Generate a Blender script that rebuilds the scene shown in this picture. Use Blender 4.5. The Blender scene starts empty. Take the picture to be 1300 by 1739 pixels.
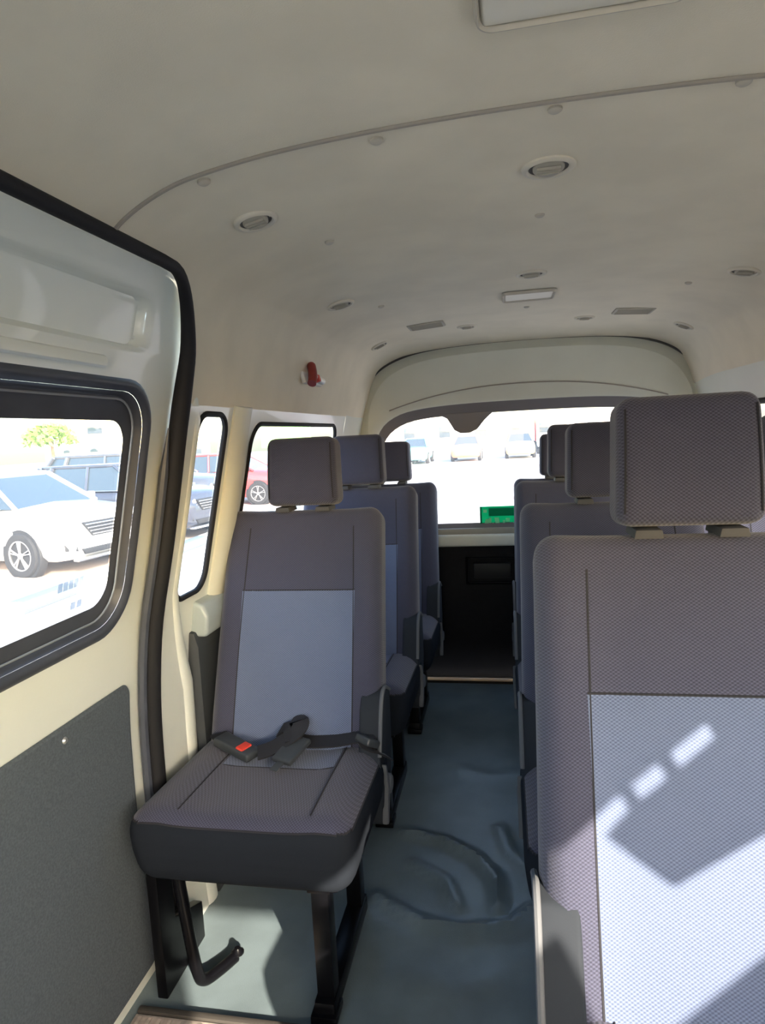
import bpy, bmesh, math, random
from mathutils import Vector, Matrix
random.seed(7)
SC = bpy.context.scene
COL = SC.collection
PI = math.pi
XC = 0.10            # centre line of the van, the camera stands a little to its left

# ---------------------------------------------------------------- helpers
def link(name, bm, mat, parent=None, smooth=True, angle=40, mods=None):
    me = bpy.data.meshes.new(name)
    bmesh.ops.recalc_face_normals(bm, faces=bm.faces[:])
    bm.to_mesh(me); bm.free()
    for m in (mat if isinstance(mat, (list, tuple)) else [mat]):
        me.materials.append(m)
    if smooth:
        me.polygons.foreach_set('use_smooth', [True] * len(me.polygons))
        try:
            me.set_sharp_from_angle(angle=math.radians(angle))
        except Exception:
            pass
    o = bpy.data.objects.new(name, me); COL.objects.link(o)
    if parent: o.parent = parent
    return o

def empty(name, label, cat, loc=(0, 0, 0), rz=0, group=None):
    o = bpy.data.objects.new(name, None); COL.objects.link(o)
    o.empty_display_size = .05
    o.location = loc; o.rotation_euler = (0, 0, rz)
    return tag(o, label, cat, group)

def tag(o, label, cat, group=None):
    o['label'] = label; o['category'] = cat
    if group: o['group'] = group
    return o

def struct(o, label=None):
    o['kind'] = 'structure'
    if label: o['label'] = label
    return o

def box(bm, a, b, bev=0, seg=2, mi=0):
    c = [(a[i] + b[i]) / 2 for i in range(3)]; s = [abs(b[i] - a[i]) for i in range(3)]
    r = bmesh.ops.create_cube(bm, size=1, matrix=Matrix.Translation(c) @ Matrix.Diagonal((*s, 1)))
    vs = r['verts']; fs = {f for v in vs for f in v.link_faces}
    if bev:
        es = list({e for v in vs for e in v.link_edges})
        q = bmesh.ops.bevel(bm, geom=es, offset=bev, segments=seg, affect='EDGES', profile=.6)
        fs = set(q['faces']) | {f for f in fs if f.is_valid}
    for f in fs: f.material_index = mi
    return fs

def tube(bm, pts, r, n=10, closed=False, cap=True, flat=1.0, up=None, mi=0):
    """sweep a circle (or ellipse: flat) along points"""
    pts = [Vector(p) for p in pts]; N = len(pts); rings = []
    rr = r if isinstance(r, (list, tuple)) else [r] * N
    prev = None
    for i, p in enumerate(pts):
        if closed: t = pts[(i + 1) % N] - pts[i - 1]
        else: t = pts[min(i + 1, N - 1)] - pts[max(i - 1, 0)]
        t.normalize()
        if up is not None: a = Vector(up)
        elif prev is None: a = Vector((0, 0, 1)) if abs(t.z) < .9 else Vector((1, 0, 0))
        else: a = prev
        a = (a - t * a.dot(t))
        if a.length < 1e-6: a = t.orthogonal()
        a.normalize(); prev = a; b = t.cross(a)
        rings.append([bm.verts.new(p + (a * math.cos(2 * PI * k / n) * flat + b * math.sin(2 * PI * k / n)) * rr[i]) for k in range(n)])
    fs = []
    for i in range(N if closed else N - 1):
        A, B = rings[i], rings[(i + 1) % N]
        for k in range(n): fs.append(bm.faces.new((A[k], A[(k + 1) % n], B[(k + 1) % n], B[k])))
    if cap and not closed:
        fs.append(bm.faces.new(rings[0])); fs.append(bm.faces.new(rings[-1]))
    for f in fs: f.material_index = mi

def grid(bm, nu, nv, fn, mi=0, keep=None):
    V = [[bm.verts.new(fn(i / nu, j / nv)) for j in range(nv + 1)] for i in range(nu + 1)]
    for i in range(nu):
        for j in range(nv):
            f = bm.faces.new((V[i][j], V[i + 1][j], V[i + 1][j + 1], V[i][j + 1]))
            f.material_index = mi
            if keep and not keep(f.calc_center_median()): bm.faces.remove(f)
    bmesh.ops.delete(bm, geom=[v for v in bm.verts if not v.link_faces], context='VERTS')

def prism(bm, poly, d, bev=0, seg=2, mi=0):
    """poly: list of 3d points, d: extrusion vector"""
    d = Vector(d); vs = [bm.verts.new(p) for p in poly]; ws = [bm.verts.new(Vector(p) + d) for p in poly]
    n = len(vs); fs = [bm.faces.new(vs), bm.faces.new(ws[::-1])]
    for i in range(n): fs.append(bm.faces.new((vs[i], ws[i], ws[(i + 1) % n], vs[(i + 1) % n])))
    bmesh.ops.recalc_face_normals(bm, faces=fs)
    if bev:
        es = list({e for f in fs for e in f.edges})
        q = bmesh.ops.bevel(bm, geom=es, offset=bev, segments=seg, affect='EDGES', profile=.6)
        fs = list(set(q['faces']) | {f for f in fs if f.is_valid})
    for f in fs: f.material_index = mi

def lathe(bm, prof, n=32, mat=None, mi=0):
    """prof: (r, z) about z; mat: Matrix"""
    rings = []
    for r, z in prof:
        if r < 1e-6: rings.append([bm.verts.new((0, 0, z))])
        else: rings.append([bm.verts.new((r * math.cos(2 * PI * k / n), r * math.sin(2 * PI * k / n), z)) for k in range(n)])
    for A, B in zip(rings, rings[1:]):
        for k in range(n):
            q = [A[k % len(A)], A[(k + 1) % len(A)], B[(k + 1) % len(B)], B[k % len(B)]]
            u = []
            for v in q:
                if v not in u: u.append(v)
            if len(u) > 2: bm.faces.new(u).material_index = mi
    if mat is not None:
        bmesh.ops.transform(bm, matrix=mat, verts=[v for R in rings for v in R])

def rbox(bm, hx, hy, hz, r, n=10, k=4, fn=None, mi=0):
    """rounded box about the origin with an even grid on its faces"""
    def ax(h):
        a = [-h + r * (1 - math.cos(PI / 2 * i / k)) * 1.0 for i in range(k)]
        m = [-(h - r) + 2 * (h - r) * i / n for i in range(n + 1)]
        return a + m + [-q for q in a[::-1]]
    X, Y, Z = ax(hx), ax(hy), ax(hz); cache = {}
    def vert(p):
        key = tuple(round(c, 6) for c in p)
        if key not in cache:
            q = Vector(p); inn = Vector((max(-hx + r, min(hx - r, q.x)), max(-hy + r, min(hy - r, q.y)), max(-hz + r, min(hz - r, q.z))))
            d = q - inn
            if d.length > 1e-9: q = inn + d.normalized() * r
            cache[key] = bm.verts.new(fn(q) if fn else q)
        return cache[key]
    def face(A, B, mk):
        for i in range(len(A) - 1):
            for j in range(len(B) - 1):
                vs = [vert(mk(A[i], B[j])), vert(mk(A[i + 1], B[j])), vert(mk(A[i + 1], B[j + 1])), vert(mk(A[i], B[j + 1]))]
                u = list(dict.fromkeys(vs))
                if len(u) > 2:
                    try: bm.faces.new(u).material_index = mi
                    except ValueError: pass
    for s in (-1, 1):
        face(X, Y, lambda a, b: (a, b, s * hz)); face(X, Z, lambda a, b: (a, s * hy, b)); face(Y, Z, lambda a, b: (s * hx, a, b))

def rrect(u0, u1, v0, v1, r, n=8):
    P = []
    for cx, cy, a in ((u1 - r, v0 + r, -90), (u1 - r, v1 - r, 0), (u0 + r, v1 - r, 90), (u0 + r, v0 + r, 180)):
        for i in range(n + 1):
            t = math.radians(a + 90 * i / n); P.append((cx + r * math.cos(t), cy + r * math.sin(t)))
    return P

def cast(poly, c, ang):
    dx, dy = math.cos(ang), math.sin(ang); best = None
    for (x0, y0), (x1, y1) in zip(poly, poly[1:] + poly[:1]):
        ex, ey = x1 - x0, y1 - y0; den = dx * ey - dy * ex
        if abs(den) < 1e-12: continue
        t = ((x0 - c[0]) * ey - (y0 - c[1]) * ex) / den; s = ((x0 - c[0]) * dy - (y0 - c[1]) * dx) / den
        if t > 0 and -1e-6 <= s <= 1 + 1e-6 and (best is None or t < best): best = t
    return (c[0] + dx * best, c[1] + dy * best)

def ring(bm, outer, inner, f, m=5, n=72, mi=0, c=None, prof=None):
    """fill between two star shaped outlines; f maps (u, v, s) to space, s = 0 outside .. 1 inside"""
    if c is None: c = (sum(p[0] for p in inner) / len(inner), sum(p[1] for p in inner) / len(inner))
    A = [2 * PI * i / n for i in range(n)]
    for P in (outer, inner):
        if len(P) < 60: A += [math.atan2(p[1] - c[1], p[0] - c[0]) % (2 * PI) for p in P]
    A = sorted(set(round(a, 5) for a in A)); R = []
    for a in A:
        o, i_ = cast(outer, c, a), cast(inner, c, a)
        R.append([bm.verts.new(f(o[0] + (i_[0] - o[0]) * s / m, o[1] + (i_[1] - o[1]) * s / m, s / m)) for s in range(m + 1)])
    for a in range(len(R)):
        b = (a + 1) % len(R)
        for s in range(m):
            bm.faces.new((R[a][s], R[b][s], R[b][s + 1], R[a][s + 1])).material_index = mi

def rect(u0, u1, v0, v1): return [(u0, v0), (u1, v0), (u1, v1), (u0, v1)]

def solid(o, t, off=-1):
    m = o.modifiers.new('shell', 'SOLIDIFY'); m.thickness = t; m.offset = off; return o

# ---------------------------------------------------------------- materials
def N(t, typ, **kw):
    n = t.nodes.new(typ)
    for k, v in kw.items(): setattr(n, k, v)
    return n

def mat(name, col, rough=.6, metal=0, coat=0, spec=.5, noise=0, nscale=40, bump=0, bscale=200, col2=None):
    m = bpy.data.materials.new(name); m.use_nodes = True; t = m.node_tree; b = t.nodes['Principled BSDF']
    b.inputs['Base Color'].default_value = (*col, 1); b.inputs['Roughness'].default_value = rough
    b.inputs['Metallic'].default_value = metal; b.inputs['Specular IOR Level'].default_value = spec
    b.inputs['Coat Weight'].default_value = coat; b.inputs['Coat Roughness'].default_value = .04
    tc = N(t, 'ShaderNodeTexCoord')
    if noise:
        nz = N(t, 'ShaderNodeTexNoise'); nz.inputs['Scale'].default_value = nscale; nz.inputs['Detail'].default_value = 4
        mx = N(t, 'ShaderNodeMix', data_type='RGBA'); t.links.new(tc.outputs['Object'], nz.inputs['Vector'])
        c2 = col2 or tuple(c * (1 - noise) for c in col); c1 = tuple(min(1, c * (1 + noise * .6)) for c in col) if not col2 else col
        mr = N(t, 'ShaderNodeMapRange'); mr.inputs[1].default_value = .35; mr.inputs[2].default_value = .65
        t.links.new(nz.outputs['Fac'], mr.inputs[0]); t.links.new(mr.outputs[0], mx.inputs[0])
        mx.inputs[6].default_value = (*c1, 1); mx.inputs[7].default_value = (*c2, 1)
        t.links.new(mx.outputs[2], b.inputs['Base Color'])
    if bump:
        nb = N(t, 'ShaderNodeTexNoise'); nb.inputs['Scale'].default_value = bscale; nb.inputs['Detail'].default_value = 3
        bp = N(t, 'ShaderNodeBump'); bp.inputs['Strength'].default_value = bump; bp.inputs['Distance'].default_value = .002
        t.links.new(tc.outputs['Object'], nb.inputs['Vector']); t.links.new(nb.outputs['Fac'], bp.inputs['Height'])
        t.links.new(bp.outputs['Normal'], b.inputs['Normal'])
    return m

def weave(name, dark, light, px=.0072, pz=.0054, sheen=.2):
    """woven upholstery: staggered raised threads"""
    m = bpy.data.materials.new(name); m.use_nodes = True; t = m.node_tree; b = t.nodes['Principled BSDF']; L = t.links.new
    b.inputs['Roughness'].default_value = .85; b.inputs['Specular IOR Level'].default_value = .25
    b.inputs['Sheen Weight'].default_value = sheen; b.inputs['Sheen Roughness'].default_value = .5
    tc = N(t, 'ShaderNodeTexCoord'); sp = N(t, 'ShaderNodeSeparateXYZ'); L(tc.outputs['Object'], sp.inputs[0])
    def M(op, a, bb=None, c=None):
        n = N(t, 'ShaderNodeMath', operation=op)
        for i, v in enumerate((a, bb, c)):
            if v is None: continue
            if isinstance(v, (int, float)): n.inputs[i].default_value = v
            else: L(v, n.inputs[i])
        return n.outputs[0]
    v = M('SUBTRACT', sp.outputs['Z'], M('MULTIPLY', sp.outputs['Y'], -.35))
    sx = M('SINE', M('MULTIPLY', sp.outputs['X'], 2 * PI / px)); sz = M('SINE', M('MULTIPLY', v, PI / pz * 2))
    pr = M('MULTIPLY', sx, sz)
    nz = N(t, 'ShaderNodeTexNoise'); nz.inputs['Scale'].default_value = 900; L(tc.outputs['Object'], nz.inputs['Vector'])
    h = M('ADD', M('MULTIPLY_ADD', pr, .42, .5), M('MULTIPLY_ADD', nz.outputs['Fac'], .5, -.25))
    mx = N(t, 'ShaderNodeMix', data_type='RGBA'); mx.clamp_factor = True; L(h, mx.inputs[0])
    mx.inputs[6].default_value = (*dark, 1); mx.inputs[7].default_value = (*light, 1); L(mx.outputs[2], b.inputs['Base Color'])
    bp = N(t, 'ShaderNodeBump'); bp.inputs['Strength'].default_value = .5; bp.inputs['Distance'].default_value = .0012
    L(h, bp.inputs['Height']); L(bp.outputs['Normal'], b.inputs['Normal'])
    return m

def card(name, col):
    m = bpy.data.materials.new(name); m.use_nodes = True; t = m.node_tree; t.nodes.clear()
    o = N(t, 'ShaderNodeOutputMaterial'); d = N(t, 'ShaderNodeBsdfDiffuse'); l = N(t, 'ShaderNodeBsdfTranslucent'); x = N(t, 'ShaderNodeMixShader'); x.inputs[0].default_value = .5
    d.inputs[0].default_value = (*col, 1); l.inputs[0].default_value = (*col, 1)
    t.links.new(d.outputs[0], x.inputs[1]); t.links.new(l.outputs[0], x.inputs[2]); t.links.new(x.outputs[0], o.inputs[0]); return m

def glass(name, tint=(.9, .93, .93), haze=.06):
    """window pane: mostly clear, weak mirror, a translucent haze mixed in to wash out the view"""
    m = bpy.data.materials.new(name); m.use_nodes = True; t = m.node_tree; t.nodes.clear(); L = t.links.new
    o = N(t, 'ShaderNodeOutputMaterial'); tr = N(t, 'ShaderNodeBsdfTransparent'); tr.inputs[0].default_value = (*tint, 1)
    gl = N(t, 'ShaderNodeBsdfGlossy'); gl.inputs['Roughness'].default_value = .02
    du = N(t, 'ShaderNodeBsdfTranslucent'); du.inputs[0].default_value = (.85, .87, .9, 1)
    lw_ = N(t, 'ShaderNodeLayerWeight'); lw_.inputs[0].default_value = .5
    pw = N(t, 'ShaderNodeMath', operation='POWER'); pw.inputs[1].default_value = 4; L(lw_.outputs['Facing'], pw.inputs[0])
    fr = N(t, 'ShaderNodeMath', operation='MULTIPLY_ADD'); fr.inputs[1].default_value = .45; fr.inputs[2].default_value = .035; L(pw.outputs[0], fr.inputs[0])
    a = N(t, 'ShaderNodeMixShader'); a.inputs[0].default_value = haze; L(tr.outputs[0], a.inputs[1]); L(du.outputs[0], a.inputs[2])
    b = N(t, 'ShaderNodeMixShader'); L(fr.outputs[0], b.inputs[0]); L(a.outputs[0], b.inputs[1]); L(gl.outputs[0], b.inputs[2])
    L(b.outputs[0], o.inputs[0]); return m

M_HEAD = mat('headliner', (.73, .665, .53), .85, spec=.2, noise=.05, nscale=6, bump=.15, bscale=500)
M_SEAM = mat('liner_seam', (.30, .27, .23), .8)
M_CREAM = mat('cream_paint', (.705, .735, .68), .35, coat=.35, noise=.02, nscale=4)
M_CREAM2 = mat('cream_liner', (.62, .63, .55), .5, noise=.03, nscale=5)
M_RUB = mat('black_rubber', (.010, .010, .012), .7, spec=.3, bump=.1, bscale=120)
M_FRAME = mat('window_rubber', (.050, .057, .076), .45, noise=.15, nscale=12)
M_TRIM = mat('grey_board', (.085, .102, .120), .8, spec=.3, noise=.18, nscale=220, bump=.3, bscale=260)
M_DTRIM = mat('dark_plastic', (.035, .04, .045), .55, bump=.15, bscale=300)
M_LEDGE = mat('grey_ledge', (.34, .39, .40), .4, coat=.2)
M_TAILB = mat('tailgate_board', (.006, .006, .008), .6, spec=.15, noise=.2, nscale=30)
M_TAILH = mat('tailgate_handle', (.012, .012, .014), .5, spec=.3)
M_DARK = weave('dark_weave', (.0165, .018, .033), (.073, .075, .119))
M_LIGHT = weave('light_weave', (.049, .064, .110), (.144, .180, .284))
M_SKIRT = mat('skirt_cloth', (.014, .017, .023), .9, spec=.05, bump=.2, bscale=700)
M_SEAMD = mat('dark_thread', (.015, .015, .02), .9)
M_PLAST = mat('grey_plastic', (.026, .030, .037), .8, spec=.06, bump=.08, bscale=400)
M_PLEDGE = mat('pale_plastic_edge', (.11, .115, .125), .75, spec=.1)
M_BLACK = mat('black_enamel', (.003, .003, .004), .3, spec=.15)
M_BELT = mat('black_webbing', (.012, .012, .015), .6, bump=.2, bscale=900)
M_BUCK = mat('buckle_plastic', (.03, .035, .04), .45)
M_RED = mat('red_plastic', (.62, .05, .03), .4)
M_DRED = mat('hammer_red', (.24, .022, .018), .4)
M_METAL = mat('bright_metal', (.75, .74, .70), .3, metal=.9)
M_WHITEP = mat('white_plastic', (.8, .8, .76), .4)
M_VENT = mat('vent_plastic', (.64, .59, .48), .6)
M_VDARK = mat('vent_recess', (.11, .10, .09), .7)
M_LENS = mat('lamp_lens', (.70, .66, .55), .4)
M_GRILLE = mat('grille_grey', (.40, .37, .30), .7)
M_CLIP = mat('clip_plastic', (.47, .43, .35), .6)
M_GREEN = card('green_card', (.03, .62, .34))
M_GREEND = card('green_card_dark', (.02, .42, .23))
M_GREENL = card('green_card_print', (.55, .95, .75))
M_GLASS = glass('window_glass', (.42, .44, .46), .03)
M_CLEAR = glass('etched_glass', (.55, .55, .55), .25)
M_TAILGLASS = glass('tailgate_glass', (.44, .43, .435), .05)
M_TREAD = mat('tread_mat', (.50, .42, .36), .8, noise=.2, nscale=60)
M_LIP = mat('floor_lip', (.05, .045, .04), .5)

def floor_mat():
    m = mat('floor_vinyl', (.150, .192, .210), .33, spec=.5, noise=.14, nscale=7, bump=.25, bscale=350)
    return m
M_FLOOR = floor_mat()

# ---------------------------------------------------------------- camera
cam_d = bpy.data.cameras.new('camera'); cam = bpy.data.objects.new('camera', cam_d); COL.objects.link(cam)
R = Matrix(((0.9821036, 0.02947195, 0.18602128), (0.18105329, 0.12436427, -0.97557841), (-0.0518866, 0.99179884, 0.11680261)))
cam.matrix_world = Matrix.Translation((0, 0, 1.27)) @ R.to_4x4()
cam_d.sensor_fit = 'VERTICAL'; cam_d.sensor_height = 36; cam_d.sensor_width = 27
cam_d.lens = 1110 / 1739 * 36; cam_d.clip_start = .02; cam_d.clip_end = 500
SC.camera = cam

# ---------------------------------------------------------------- van shell
PROF = [(0, .955), (.3, .975), (.55, .975), (.7, .966), (.85, .945), (1.0, .908), (1.15, .872), (1.3, .838), (1.45, .80), (1.55, .773),
        (1.62, .735), (1.655, .69), (1.685, .62), (1.70, .55), (1.713, .45), (1.722, .32), (1.727, .18), (1.729, 0)]
def half(z):
    P = PROF
    if z <= P[0][0]: return P[0][1]
    for i in range(len(P) - 1):
        if P[i][0] <= z <= P[i + 1][0]:
            z0, d0 = P[i]; z1, d1 = P[i + 1]
            m0 = (d1 - P[i - 1][1]) / (z1 - P[i - 1][0]) if i else (d1 - d0) / (z1 - z0)
            m1 = (P[i + 2][1] - d0) / (P[i + 2][0] - z0) if i + 2 < len(P) else (d1 - d0) / (z1 - z0)
            t = (z - z0) / (z1 - z0); h = z1 - z0
            return (2*t**3 - 3*t**2 + 1)*d0 + (t**3 - 2*t*t + t)*h*m0 + (-2*t**3 + 3*t*t)*d1 + (t**3 - t*t)*h*m1
    return 0
def roofz(d):
    d = abs(d); P = [(p[1], p[0]) for p in PROF[::-1]]
    for (d0, z0), (d1, z1) in zip(P, P[1:]):
        if d0 <= d <= d1: return z0 + (z1 - z0) * (d - d0) / (d1 - d0)
    return 1.3
def crom(P, k):
    out = []
    for i in range(len(P) - 1):
        a, b, c, d = (Vector(P[max(0, min(len(P) - 1, j))]) for j in (i - 1, i, i + 1, i + 2))
        for s in range(k):
            t = s / k
            out.append(.5 * ((2 * b) + (c - a) * t + (2 * a - 5 * b + 4 * c - d) * t * t + (3 * b - a - 3 * c + d) * t ** 3))
    out.append(Vector(P[-1])); return out
def lwall(y, z, off=0): return Vector((XC - half(z) + off, y, z))
def rwall(y, z, off=0): return Vector((XC + half(z) + off, y, z))

# floor: vinyl sheet with a few real wrinkles
def ridge(x, y, pts, w, h):
    best = 1e9
    for (x0, y0), (x1, y1) in zip(pts, pts[1:]):
        dx, dy = x1 - x0, y1 - y0; t = max(0, min(1, ((x - x0) * dx + (y - y0) * dy) / (dx * dx + dy * dy)))
        best = min(best, math.hypot(x - x0 - t * dx, y - y0 - t * dy))
    return h * math.exp(-(best / w) ** 2)
WR = [([(-.36, 1.93), (-.22, 1.90), (-.12, 1.83), (-.06, 1.74), (-.05, 1.62)], .017, .020),
      ([(-.38, 1.62), (-.26, 1.55), (-.14, 1.53), (-.02, 1.56), (.04, 1.63)], .022, .022),
      ([(-.05, 1.98), (-.02, 1.86), (.05, 1.78)], .022, .010),
      ([(-.30, 1.78), (-.2, 1.72), (-.16, 1.62)], .018, .014),
      ([(-.2, 2.35), (-.08, 2.3), (0, 2.34)], .03, .004), ([(-.3, 1.40), (-.15, 1.36), (-.05, 1.40)], .03, .004)]
bm = bmesh.new()
def ffn(u, v):
    x, y = XC - 1.01 + 2.02 * u, -2.2 + 5.40 * v
    z = 0
    if -.42 < x < .1 and 1.2 < y < 2.5:
        z = sum(ridge(x, y, *w) for w in WR)
    return (x, y, z)
grid(bm, 130, 270, ffn)
fl = struct(link('floor', bm, M_FLOOR), 'dark blue grey vinyl van floor, wrinkled along the aisle')

# ceiling lining
RIGHT_EDGE, LEFT_EDGE = 1.46, 1.365
sect = [Vector((-p[1], p[0])) for p in PROF if p[0] >= 1.15] 
full = crom(sect + [Vector((-v.x, v.y)) for v in sect[-2::-1]], 6)
full = [v for v in full if not (v.x > 0 and v.y < RIGHT_EDGE) and not (v.x < 0 and v.y < LEFT_EDGE)]
full = [Vector((-half(LEFT_EDGE - .001), LEFT_EDGE - .001))] + full + [Vector((half(RIGHT_EDGE - .001), RIGHT_EDGE - .001))]
ys = []
y = -2.2
while y < 3.42:
    ys.append(y); y += .012 if 1.2 < y < 1.46 else (.03 if y > 3.05 else .06)
ys.append(3.42)
def in_door(y, z):
    if y > 1.395 or z > 1.622 or y < -.6: return False
    r = .17; cy, cz = 1.395 - r, 1.622 - r
    return not (y > cy and z > cz and math.hypot(y - cy, z - cz) > r)
bm = bmesh.new()
def endz(y): 
    s = max(0, min(1, (y - 2.95) / .42)); return s * s
V = []
for yy in ys:
    s = endz(yy)
    V.append([bm.verts.new((XC + v.x * (1 + .0 * s), yy, v.y - (.030 * s if v.y > 1.5 else .030 * s * max(0, (v.y - 1.36) / .14)))) for v in full])
for i in range(len(ys) - 1):
    for j in range(len(full) - 1):
        cy = (ys[i] + ys[i + 1]) / 2; cz = (full[j].y + full[j + 1].y) / 2
        if full[j].x < 0 and in_door(cy, cz): continue
        bm.faces.new((V[i][j], V[i][j + 1], V[i + 1][j + 1], V[i + 1][j]))
bmesh.ops.delete(bm, geom=[v for v in bm.verts if not v.link_faces], context='VERTS')
ceil = struct(link('ceiling', bm, M_HEAD), 'beige moulded roof lining')
ceil.data.flip_normals() if False else None

# raised seam across the lining
bm = bmesh.new()
sp = [v for v in full if -.738 < v.x < .80]
tube(bm, [(XC + v.x, 1.022 + .012 * (v.x / .7) ** 2, v.y - .001) for v in sp], .0042, 8)
struct(link('trim_1', bm, M_SEAM), 'grey brown joint arching across the beige roof lining')

# left wall behind the sliding door
bm = bmesh.new()
ZB, ZT = .82, 1.372
lw = lambda u, v, s: lwall(u, v)
W1 = (1.492, 1.668, .872, 1.347, .05); W2 = (1.855, 2.86, .872, 1.325, .07)
ring(bm, rect(1.40, 1.76, ZB, ZT), rrect(*W1), lw)
ring(bm, rect(1.76, 3.0, ZB, ZT), rrect(*W2), lw)
grid(bm, 6, 6, lambda u, v: lwall(3.0 + .43 * u, ZB + (ZT - ZB) * v))
grid(bm, 20, 14, lambda u, v: lwall(1.40 + 2.03 * u, ZB * v))
struct(link('wall_left', bm, M_CREAM), 'cream painted van side wall with window openings behind the sliding door')
# pillar between the two windows: rounded raised post
bm = bmesh.new()
tube(bm, [lwall(1.755, .80 + .57 * i / 10, .0) for i in range(11)], .055, 14, flat=.45, up=(1, 0, 0))
struct(link('trim_2', bm, M_CREAM2), 'pale cream post between the two rear side windows')
# door pillar behind the seal with a rolled rear edge
bm = bmesh.new()
tube(bm, [lwall(1.575 - .10 * max(0, min(1, (i * .07 - .62) / .3)), i * .07, .006 - (.02 if i > 19 else 0)) for i in range(21)], [.03 - .012 * min(1, max(0, i - 9) / 4) for i in range(21)], 12, flat=.5, up=(1, 0, 0))
grid(bm, 4, 32, lambda u, v: lwall(1.42 + (.155 - .10 * max(0, min(1, (v * 1.36 - .62) / .3))) * u, 1.36 * v, .012))
struct(link('trim_3', bm, M_CREAM), 'cream door pillar beside the foremost single seat')

def window(idx, W, f, fr, nm_label, gmat=M_GLASS, frame_w=.012, off=-.012):
    y0, y1, z0, z1, r = W
    bm = bmesh.new(); poly = rrect(y0 + .002, y1 - .002, z0 + .002, z1 - .002, r)
    ring(bm, poly, [( (y0+y1)/2 + (p[0]-(y0+y1)/2)*.02, (z0+z1)/2 + (p[1]-(z0+z1)/2)*.02) for p in poly], lambda u, v, s: f(u, v, off), m=6)
    bmesh.ops.holes_fill(bm, edges=[e for e in bm.edges if e.is_boundary and (e.verts[0].co - e.verts[1].co).length < .01 and abs(e.verts[0].co.y - (y0 + y1) / 2) < .05 * (y1 - y0)])
    g = link('window_%d' % idx, bm, gmat); struct(g, nm_label)
    bm = bmesh.new(); tube(bm, [f(p[0], p[1], .0) for p in poly], frame_w, 8, closed=True)
    link('window_seal', bm, fr, g)
    return g
window(1, W1, lwall, M_RUB, 'narrow side window just behind the sliding door', frame_w=.008)
window(2, W2, lwall, M_RUB, 'long side window beside the left rear seats', frame_w=.008)

# lower trim and ledge under the left windows
bm = bmesh.new()
prism(bm, [(XC - .99, 1.60, .0), (XC - .935, 1.60, .0), (XC - .935, 1.60, .72), (XC - .945, 1.60, .76), (XC - .99, 1.60, .77)], (0, 1.70, 0), .006)
struct(link('baseboard_left', bm, M_DTRIM), 'dark grey lower trim along the left wall behind the door')
bm = bmesh.new()
prism(bm, [(XC - .97, 1.615, .745), (XC - .915, 1.615, .745), (XC - .905, 1.615, .80), (XC - .92, 1.615, .835), (XC - .96, 1.615, .85)], (0, 1.68, 0), .012, 3)
struct(link('trim_4', bm, M_LEDGE), 'pale grey ledge below the left side windows')

# right wall
bm = bmesh.new()
RW = [(-2.0, -1.3, .95, 1.40, .06), (-1.15, .32, 1.10, 1.352, .02), (.52, 1.36, .90, 1.325, .06), (1.50, 2.34, 1.02, 1.325, .06), (2.48, 3.20, .90, 1.325, .06)]
cells = [(-2.2, -1.2), (-1.2, .41), (.41, 1.43), (1.43, 2.41), (2.41, 3.43)]
rw = lambda u, v, s: rwall(u, v)
for W, (a, b) in zip(RW, cells):
    ring(bm, rect(a, b, .8, 1.47), rrect(*W), rw)
grid(bm, 30, 12, lambda u, v: rwall(-2.2 + 5.63 * u, .8 * v))
struct(link('wall_right', bm, M_CREAM2), 'cream van side wall behind the right seats')
for i, W in enumerate(RW[2:]):
    window(4 + i, W, lambda y, z, o: rwall(y, z, -o), M_RUB, 'side window beside the right row of seats')

# front of the body behind the camera: cab side with its window, added light-blocking wall and panels
bm = bmesh.new()
ring(bm, rect(-2.2, -.55, .8, 1.645), rrect(-2.0, -1.35, .95, 1.42, .06), lw); grid(bm, 12, 12, lambda u, v: lwall(-2.2 + 1.65 * u, .8 * v))
struct(link('wall_left_front', bm, M_CREAM2), 'cab side wall')
bm = bmesh.new()
ring(bm, rect(XC - 1.0, XC + 1.0, -.05, 1.75), rrect(XC - .72, XC + .72, 1.0, 1.48, .10), lambda u, v, s: Vector((u, -1.3, v)), c=(XC, 1.25))
struct(link('wall_front', bm, M_DTRIM), 'unseen dark wall with a wide opening, added to block light from the front')  # unseen wall, added to cut the light reaching the seats from the front
bm = bmesh.new()
SUN_MASK = [(-0.208, 1.305), (-0.144, 1.206), (0.027, 1.187), (0.335, 1.165), (0.335, 1.36), (0.06, 1.36), (0.055, 1.31), (-0.035, 1.31), (-0.035, 1.36), (-0.057, 1.36), (-0.057, 1.31), (-0.125, 1.31), (-0.125, 1.36), (-0.145, 1.36), (-0.145, 1.31)]  # outline of an added unseen panel that shapes the sun on the near seat
prism(bm, [rwall(y, z, -.034) for y, z in SUN_MASK], (.008, 0, 0))
struct(link('trim_7', bm, M_CREAM2), 'unseen panel added at the foremost right window to shape the sun patch')
bm = bmesh.new()
prism(bm, [rwall(y, z, -.034) for y, z in [(-.55, 1.08), (-.385, 1.08), (-.385, 1.262), (-.60, 1.27), (-.60, 1.36), (-.95, 1.36), (-.58, 1.163)]], (.008, 0, 0))  # added unseen panel, keeps sun off the floor edge and recliner cover
struct(link('trim_8', bm, M_CREAM2), 'unseen panel added at the foremost right window to block part of the sun')

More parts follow.
